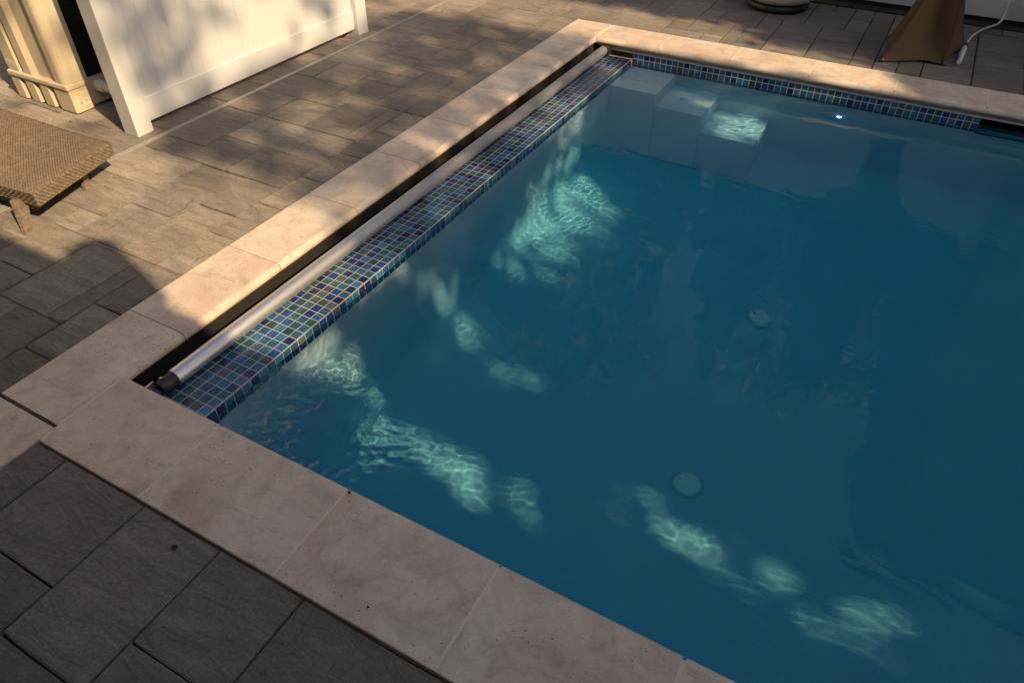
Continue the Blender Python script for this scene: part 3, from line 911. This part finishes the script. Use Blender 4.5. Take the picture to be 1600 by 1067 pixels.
for j in range(NZ_+1):
    s = j/NZ_; 
    for i in range(NT_):
        th = 2*math.pi*i/NT_
        rb, mid = base_r(th)
        z = 1.09*s + (1-s)*(.004 + .012*mid**2)
        wst = .155
        if s < .62:
            q = (1 - s/.62); r = wst + (rb - wst)*(q**(1.2 + .9*mid**.7)); r *= 1 - 1.5*(mid**.55)*(q*(1-q))**.7
        else:
            q = (s-.62)/.38; r = wst + (.38-wst)*q**1.8
        v.append((ctr.x + r*math.cos(th), ctr.y + r*math.sin(th), z))
for j in range(NZ_):
    for i in range(NT_): f.append((j*NT_+i, j*NT_+(i+1)%NT_, (j+1)*NT_+(i+1)%NT_, (j+1)*NT_+i))
f.append(tuple(NZ_*NT_+i for i in range(NT_)))
MB().add(v, f, 0, True).build('stretch_cover', TAN, tbn)
for p in feet:
    d = (p-ctr).normalized(); c_ = ctr + d*((p-ctr).length-.030)
    MB().lathe([(.0,.034),(.024,.032),(.028,.0)], (c_.x, c_.y), 18).build('foot', BLACK, tbn)
MB().tube([(ctr.x,ctr.y,.0),(ctr.x,ctr.y,1.05)], .03, 14).build('stem', BLACK, tbn)

# ------------------------------------------------------------------ white planter
pl = empty('planter', (1.13, 6.455, 0), 'round white bowl planter on a low black base by the far fence', 'planter')
MB().lathe([(0,.0),(.27,.0),(.285,.012),(.280,.058),(.25,.065),(0,.065)], (1.13,6.455), 48).build('base', BLACK, pl)
MB().lathe([(0,.0655),(.20,.0655),(.275,.072),(.325,.105),(.36,.19),(.375,.30),(.385,.42),(.37,.44),(.35,.40),(0,.38)], (1.13,6.455), 56).build('bowl', WHITE, pl)

# ------------------------------------------------------------------ white hose on the ground
hs = empty('hose', (2.8, 6.0, 0), 'thin white hose with a fat connector lying beside the tan covered table', 'hose')
import itertools
def smooth_path(pts, n=10):
    out = []
    P = [Vector(p) for p in pts]; P = [P[0]] + P + [P[-1]]
    for i in range(1, len(P)-2):
        for k in range(n):
            t = k/n; p0,p1,p2,p3 = P[i-1],P[i],P[i+1],P[i+2]
            out.append(.5*((2*p1)+(-p0+p2)*t+(2*p0-5*p1+4*p2-p3)*t*t+(-p0+3*p1-3*p2+p3)*t**3))
    return out + [P[-2]]
MB().tube(smooth_path([(2.765,5.98,.012),(2.78,6.15,.010),(2.82,6.42,.008),(2.90,6.66,.008),(2.99,6.84,.012),(3.02,6.92,.06),(3.02,6.945,.2),(3.02,6.945,.9)]), .0095, 10).build('hose_line', PVC, hs)
MB().tube([(2.748,5.60,.017),(2.756,5.80,.016)], .018, 14).build('hose_end', PVC, hs)
MB().tube([(2.756,5.801,.018),(2.766,5.98,.016)], [.024,.021], 14).build('hose_connector', PVC, hs)

# ------------------------------------------------------------------ far fence with planting strip
MB().box(-7, 9, 6.861, 7.6, -.085, -.025).build('planting_bed', SOIL, None).__setitem__('kind', 'structure')
fn = empty('vinyl_fence', (0, 7.0, 0), 'pale vinyl fence running along the far side of the patio', 'fence')
MB().box(-6.5, 8.5, 6.975, 7.02, .02, .17, bev=.004).build('bottom_rail', FENCEDARK, fn)
MB().box(-6.5, 8.5, 6.975, 7.02, 1.62, 1.76, bev=.004).build('top_rail', FENCEDARK, fn)
x = -6.5
bmesh_board = None
for i in range(100):
    xa = -6.5 + .15*i
    ob = link('board', bmesh_board, fn) if bmesh_board else None
    if ob is None:
        m = MB(); g = .0025; h = .0748
        m.prism([(-h,.011),(-h,-.008),(-h+g,-.011),(h-g,-.011),(h,-.008),(h,.011)], .171, 1.619)
        ob = m.build('board', FENCEDARK, fn); bmesh_board = ob.data
    ob.location = (xa+.075, 6.998, 0)
for xp in (-6.5, -4.1, -1.7, .7, 3.6, 6.0, 8.4):
    MB().box(xp-.065, xp+.065, 6.93, 7.06, -.03, 1.9, bev=.004).build('post', FENCEDARK, fn)

# ------------------------------------------------------------------ bits of debris
def crumb(x, y, z, r, label):
    bm = bmesh.new(); bmesh.ops.create_icosphere(bm, subdivisions=1, radius=r)
    for vtx in bm.verts: vtx.co *= random.uniform(.7, 1.15); vtx.co.z *= .6
    me = bpy.data.meshes.new('pebble'); bm.to_mesh(me); bm.free(); me.materials.append(DEBRIS)
    o = link('pebble', me, None, (x, y, z)); finish(o, label, 'pebble')
crumb(0.809, -0.462, -0.0044, 0.012, 'dark round pebble lying on the near paving slab')
crumb(1.173, -0.018, 0.0041, 0.007, 'dark speck of debris on the near coping edge')
crumb(1.489, -0.324, 0.0025, 0.005, 'small dark chip on the near coping by the white stain')
crumb(-2.388, 1.485, -0.0056, 0.008, 'dark crumb on the paving before the heat pump')


# ------------------------------------------------------------------ house behind the camera: its eave throws the big shadow
EAVE_Y = -1.42
EAVE_H = (0.41 - EAVE_Y) / (0.297 / math.tan(SUN_EL) )
house = empty('house', (6, -5, 0), 'house with long eave behind the viewpoint casting the broad shadow', 'house')
HXA, HXB = -7.0, 17.0
MB().box(HXA+.4, HXB-.4, -10, EAVE_Y-.40, -.05, EAVE_H-.12).build('wall', SIDING, house)
rf_ = MB()
rf_.add([(HXA,EAVE_Y,EAVE_H),(HXB,EAVE_Y,EAVE_H),(HXB,-6.5,EAVE_H+1.25),(HXA,-6.5,EAVE_H+1.25),(HXB,-10.6,EAVE_H),(HXA,-10.6,EAVE_H),
         (HXA,EAVE_Y,EAVE_H-.16),(HXB,EAVE_Y,EAVE_H-.16),(HXB,-10.6,EAVE_H-.16),(HXA,-10.6,EAVE_H-.16)],
        [(0,1,2,3),(3,2,4,5),(6,7,1,0),(9,8,7,6),(5,4,8,9),(1,7,8,4),(1,4,2),(0,5,9,6),(0,3,5)])
rf_.build('roof', ROOF, house)
BX = -.60 + SUN_AZ[0]/math.tan(SUN_EL)*EAVE_H
MB().tube([(BX,EAVE_Y+.02,EAVE_H-.2),(BX,EAVE_Y+.02,EAVE_H+.24),(BX,EAVE_Y+.02,EAVE_H+.28)], [.13,.13,.08], 20).build('vent_pipe', ROOF, house)

# ------------------------------------------------------------------ trees to the right: leaf clumps with the gaps the light falls through
def hole(x, y, cx, cy_, rx, ry, rot=0.0):
    dx, dy = x-cx, y-cy_
    c_, s_ = math.cos(rot), math.sin(rot)
    u = (dx*c_ + dy*s_)/rx; v_ = (-dx*s_ + dy*c_)/ry
    return math.exp(-(u*u+v_*v_)**2)
from mathutils import noise as mn
def openness(x, y):
    """share of sun that gets through to the point (x, y) on the ground"""
    n1 = mn.noise((x*1.3, y*2.2, 3.1)); n2 = mn.noise((x*3.1, y*5.0, 8.4))
    n = n1*.65 + n2*.45
    T = 0.0
    # bright corner of the patio by the lounger
    if x < .35:
        T = max(T, 1.25 - max(0, (y-1.20))*1.6 - max(0, x+.05)*1.2)
        T = max(T, (.95 if y < 1.75 else .72 + n*.4) if (x < -1.85 and y < 1.72 + (-1.85-x)*.9) else 0)
        T = max(T, (.76 + n*.9) if x < -1.9 and y < 5.0 else 0)
        T = max(T, (.38 + n*.62) if y < 5.3 else 0)
    if .0 < x < .62 and .38 < y < 4.6:
        T = max(T, .40 + n*.7, 1.1 - max(0, y-.9)*1.2 if x < .5 else 0)
    # the broken band of light just above the eave
    T = max(T, 1.1*hole(x, y, .66, .58, .30, .17), 1.0*hole(x, y, 1.0, .66, .26, .14, .2))
    T = max(T, ((.46 if x < 2.4 else (.44 if x < 3.6 else .32)) + n*.8)*math.exp(-((y - (.60 + .07*math.sin(x*2.2+.4) + (.08 if x > 2.7 else 0)))/.10)**4)*(1 if .6 < x < 4.7 else 0))
    T = max(T, .7*hole(x, y, 1.35, .68, .25, .10), 1.1*hole(x, y, 1.80, .57, .24, .14), 1.05*hole(x, y, 2.14, .54, .26, .13, -.3))
    T = max(T, .75*hole(x, y, 2.50, .54, .15, .08), .3*hole(x, y, 2.75, .62, .15, .08))
    T = max(T, .5*hole(x, y, 2.97, .86, .14, .07), .75*hole(x, y, 3.42, .75, .24, .09, -.4))
    T = max(T, (.45+n*.7)*hole(x, y, 4.0, .68, .42, .13), (.5+n*.8)*hole(x, y, 4.35, 1.06, .36, .09, -.1))
    T = max(T, 0)
    if .6 < x < 2.25 and 1.0 < y < 1.8:
        yc = 1.36 + .42*(x-.7) if x < 1.2 else (1.57 - .33*(x-1.2)**1.3)
        T = max(T, (.46 + n*.6)*math.exp(-((y-yc)/.14)**4))
    T = max(T, (.72+n*.8)*hole(x, y, 1.52, 2.78, .46, .64, -.1), (.68+n*.6)*hole(x, y, 1.02, 3.30, .36, .30), .9*hole(x, y, .68, 3.55, .34, .22, .2))
    T = max(T, 1.1*hole(x, y, 2.05, 4.36, .30, .24), .4*hole(x, y, 1.5, 4.45, .3, .15))
    # far coping and the paving just behind it
    xe = 2.40 + max(0, 5.05-y)*.75
    if y > 4.70 and x < 3.2:
        e = min(1, max(0, (xe - x)/.10)) * min(1, max(0, (y-4.70)/.06))
        lim = 5.22 if x > 1.25 else 5.55
        T = max(T, e*(1.05 - max(0, y-lim)*4.0 + n*.12))
    return T
LV = []; LF = []
side = SUN.cross(Vector((0,0,1))).normalized(); upv = side.cross(SUN).normalized()
rng = random.Random(11)
def leaf(P, r):
    a = rng.random()*math.pi
    t1, t2 = rng.uniform(-.5,.5), rng.uniform(-.5,.5)
    u = (side*math.cos(a) + upv*math.sin(a) + SUN*t1).normalized(); v_ = (upv*math.cos(a) - side*math.sin(a) + SUN*t2).normalized()
    b0 = len(LV)
    LV.extend([P + u*r*1.3, P + v_*r*.7, P - u*r*1.3, P - v_*r*.7]); LF.append((b0, b0+1, b0+2, b0+3))
step = .075
yy = .15
while yy < 9.0:
    xx = -6.0
    while xx < 7.5:
        x = xx + rng.uniform(0, step); y = yy + rng.uniform(0, step)
        T = openness(x, y)
        tt = (20.0 if x < .3 else 13.0) + 2.0*mn.noise((x*.5, y*.6, 1.0)) + rng.uniform(-1.2, 1.2)
        P = Vector((x, y, 0)) + SUN*tt
        dens = -math.log(max(.02, min(1.0, T)))*(.62 if T > .06 else .95)
        n_ = int(dens) + (1 if rng.random() < dens - int(dens) else 0)
        for q in range(n_):
            leaf(P + side*rng.uniform(-.05,.05) + upv*rng.uniform(-.03,.03) + SUN*rng.uniform(-.6,.6), rng.uniform(.06,.105)*(1.0 if x < .3 else .8))
        xx += step
    yy += step
# split the foliage among four trees by position so that each crown is its own
NTREE = 4
cent = [Vector((11.5, -3.2, 0)), Vector((13.6, -1.6, 0)), Vector((13.0, 1.4, 0)), Vector((16.5, -2.2, 0))]
buck = [[] for _ in cent]
for q, fc in enumerate(LF):
    p = LV[fc[0]]
    buck[min(range(len(cent)), key=lambda i: (p.x-cent[i].x)**2*.5 + (p.y-cent[i].y)**2)].append(fc)
side_lab = ['tall leafy tree right of the pool nearest the house', 'tall leafy tree right of the pool beside its middle', 'tall leafy tree right of the pool beside its far end', 'leafy tree right of the pool standing closest to the water']
for i, c_ in enumerate(cent):
    tr = empty('broadleaf_tree', c_, side_lab[i], 'tree', 'trees to the right of the pool')
    vv = []; ff = []
    for fc in buck[i]:
        b0 = len(vv); vv += [LV[k] for k in fc]; ff.append((b0, b0+1, b0+2, b0+3))
    if ff: link('crown', mesh('crown', vv, ff, LEAF), tr)['kind'] = 'stuff'
    m = MB(); m.tube([c_ + Vector((0,0,-.1)), c_ + Vector((.05,.02,2.2)), c_ + Vector((-.05,.08,4.6)), c_ + Vector((.1,0,7.2))], [.22,.18,.14,.08], 12)
    for k in range(6):
        a = k*1.05 + i; h0 = 4.2 + .4*k
        m.tube([c_ + Vector((0,.03,h0)), c_ + Vector((math.cos(a)*.7, math.sin(a)*.7, h0+1.2)), c_ + Vector((math.cos(a)*1.3, math.sin(a)*1.3, h0+2.6))], [.06,.04,.015], 8)
    m.build('trunk', BARK, tr)

# ------------------------------------------------------------------ unseen block added on the right to darken the far corner
shade_block = empty('occluder', (6.8, 8.0, 0), 'dark sided garage added out of view right of the far fence to shade the corner', 'occluder')
MB().box(3.95, 9.0, 5.6, 11.0, -.05, 5.6).build('wall', SIDING, shade_block)
rf2 = MB()
rf2.add([(3.7,5.3,5.6),(9.3,5.3,5.6),(9.3,8.3,7.0),(3.7,8.3,7.0),(9.3,11.3,5.6),(3.7,11.3,5.6)], [(0,1,2,3),(3,2,4,5),(1,4,2),(0,3,5),(0,5,4,1)])
rf2.build('roof', ROOF, shade_block)
# unseen evergreens added behind the far fence to dim sky light and reflections
def evergreen(x, y, h, r, seed, lab):
    rg = random.Random(seed)
    t_ = empty('added_evergreen', (x, y, 0), lab, 'tree', 'added evergreens behind the far fence')
    vv = []; ff = []
    for i in range(2600):
        zf = rg.random()**.8; z = .3 + zf*(h-.3)
        rr = r*(1-zf)**.75*(.55+.45*rg.random()**.4)*(1+.25*math.sin(z*7+seed))
        a = rg.random()*6.283
        P = Vector((x+rr*math.cos(a), y+rr*math.sin(a), z))
        d1 = Vector((rg.uniform(-1,1), rg.uniform(-1,1), rg.uniform(-1,.4))).normalized(); d2 = d1.orthogonal().normalized()
        q = rg.uniform(.08,.16); b0 = len(vv)
        vv += [P+d1*q*1.5, P+d2*q*.6, P-d1*q*1.5, P-d2*q*.6]; ff.append((b0,b0+1,b0+2,b0+3))
    link('crown', mesh('crown', vv, ff, LEAF), t_)['kind'] = 'stuff'
    MB().tube([(x,y,-.1),(x,y,h*.5),(x,y,h*.9)], [.13,.08,.02], 10).build('trunk', BARK, t_)
for i, (x, h) in enumerate(((-5.2,6.2),(-3.6,5.4),(-2.0,6.6),(-.5,5.8),(1.0,6.4),(2.5,5.7),(4.0,6.6))):
    evergreen(x, 8.6 + .3*math.sin(i*2.1), h, 1.15, i+3, 'narrow unseen evergreen added behind the far fence, ' + ['leftmost of its row','second from the left in its row','third from the left in its row','in the middle of its row','third from the right in its row','second from the right in its row','rightmost of its row'][i])

def leafy(x, y, h, r, seed, lab):  # unseen trees added to give the ripples something to reflect
    rg = random.Random(seed)
    t_ = empty('reflection_tree', (x, y, 0), lab, 'tree', 'tall unseen trees added for reflections in the water')
    cl = []
    for i in range(34):
        a = rg.random()*6.283; e = rg.uniform(-.5, 1.0)
        q = r*rg.uniform(.35, 1.0)
        cl.append((Vector((x+q*math.cos(a)*math.cos(e), y+q*math.sin(a)*math.cos(e), h*.60+h*.36*math.sin(e))), rg.uniform(.5, 1.1)))
    vv = []; ff = []
    for (c_, cr) in cl:
        for i in range(90):
            d = Vector((rg.gauss(0,1), rg.gauss(0,1), rg.gauss(0,.8))); P = c_ + d*cr*.45
            d1 = Vector((rg.uniform(-1,1), rg.uniform(-1,1), rg.uniform(-1,.6))).normalized(); d2 = d1.orthogonal().normalized()
            q = rg.uniform(.09,.18); b0 = len(vv)
            vv += [P+d1*q*1.4, P+d2*q*.8, P-d1*q*1.4, P-d2*q*.8]; ff.append((b0,b0+1,b0+2,b0+3))
    link('crown', mesh('crown', vv, ff, LEAF), t_)['kind'] = 'stuff'
    m = MB(); m.tube([(x,y,-.1),(x+.1,y,h*.3),(x,y+.1,h*.6),(x,y,h*.85)], [.28,.22,.13,.03], 12)
    for (c_, cr) in cl[::3]: m.tube([(x,y+.05,h*.42),((x+c_.x)/2,(y+c_.y)/2,h*.42+(c_.z-h*.42)*.4),tuple(c_)], [.08,.05,.015], 6)
    m.build('trunk', BARK, t_)
for i, (x, y, h, r, lab) in enumerate(((-8.2,8.8,12.5,2.8,'tall leafy tree added out of view beyond the far left corner'),
        (-3.2,12.6,12,2.7,'tall leafy tree added out of view behind the far fence on its left side'),(2.6,13.6,11,2.6,'tall leafy tree added out of view behind the far fence near its middle'))):
    leafy(x, y, h, r, 40+i, lab)

# unseen house added on the left so its sunlit wall glints in the ripples
nh = empty('reflection_house', (-12, 3, 0), 'cream house added out of view on the left to reflect in the water', 'house')
MB().box(-16, -9.5, -4, 10.5, -.05, 8.2).build('wall', simple('cream_render', (.66,.60,.50), .8, nscale=2, namp=.06), nh)
m = MB(); m.add([(-9.1,-4.4,8.2),(-9.1,10.9,8.2),(-12.75,10.9,10.2),(-12.75,-4.4,10.2),(-16.4,10.9,8.2),(-16.4,-4.4,8.2)], [(0,1,2,3),(3,2,4,5),(1,4,2),(0,3,5),(0,5,4,1)])
m.build('roof', ROOF, nh)
for k, y in enumerate((-2.2, .9, 4.0, 7.1)):
    for z in (1.0, 4.8):
        wf_ = MB().box(-9.499, -9.44, y, y+1.3, z, z+1.7, bev=.01).build('window', simple('window_white', (.75,.75,.74), .5), nh)
        MB().box(-9.4395, -9.43, y+.08, y+1.22, z+.08, z+1.62).build('pane', simple('window_glass', (.02,.025,.03), .05), wf_)
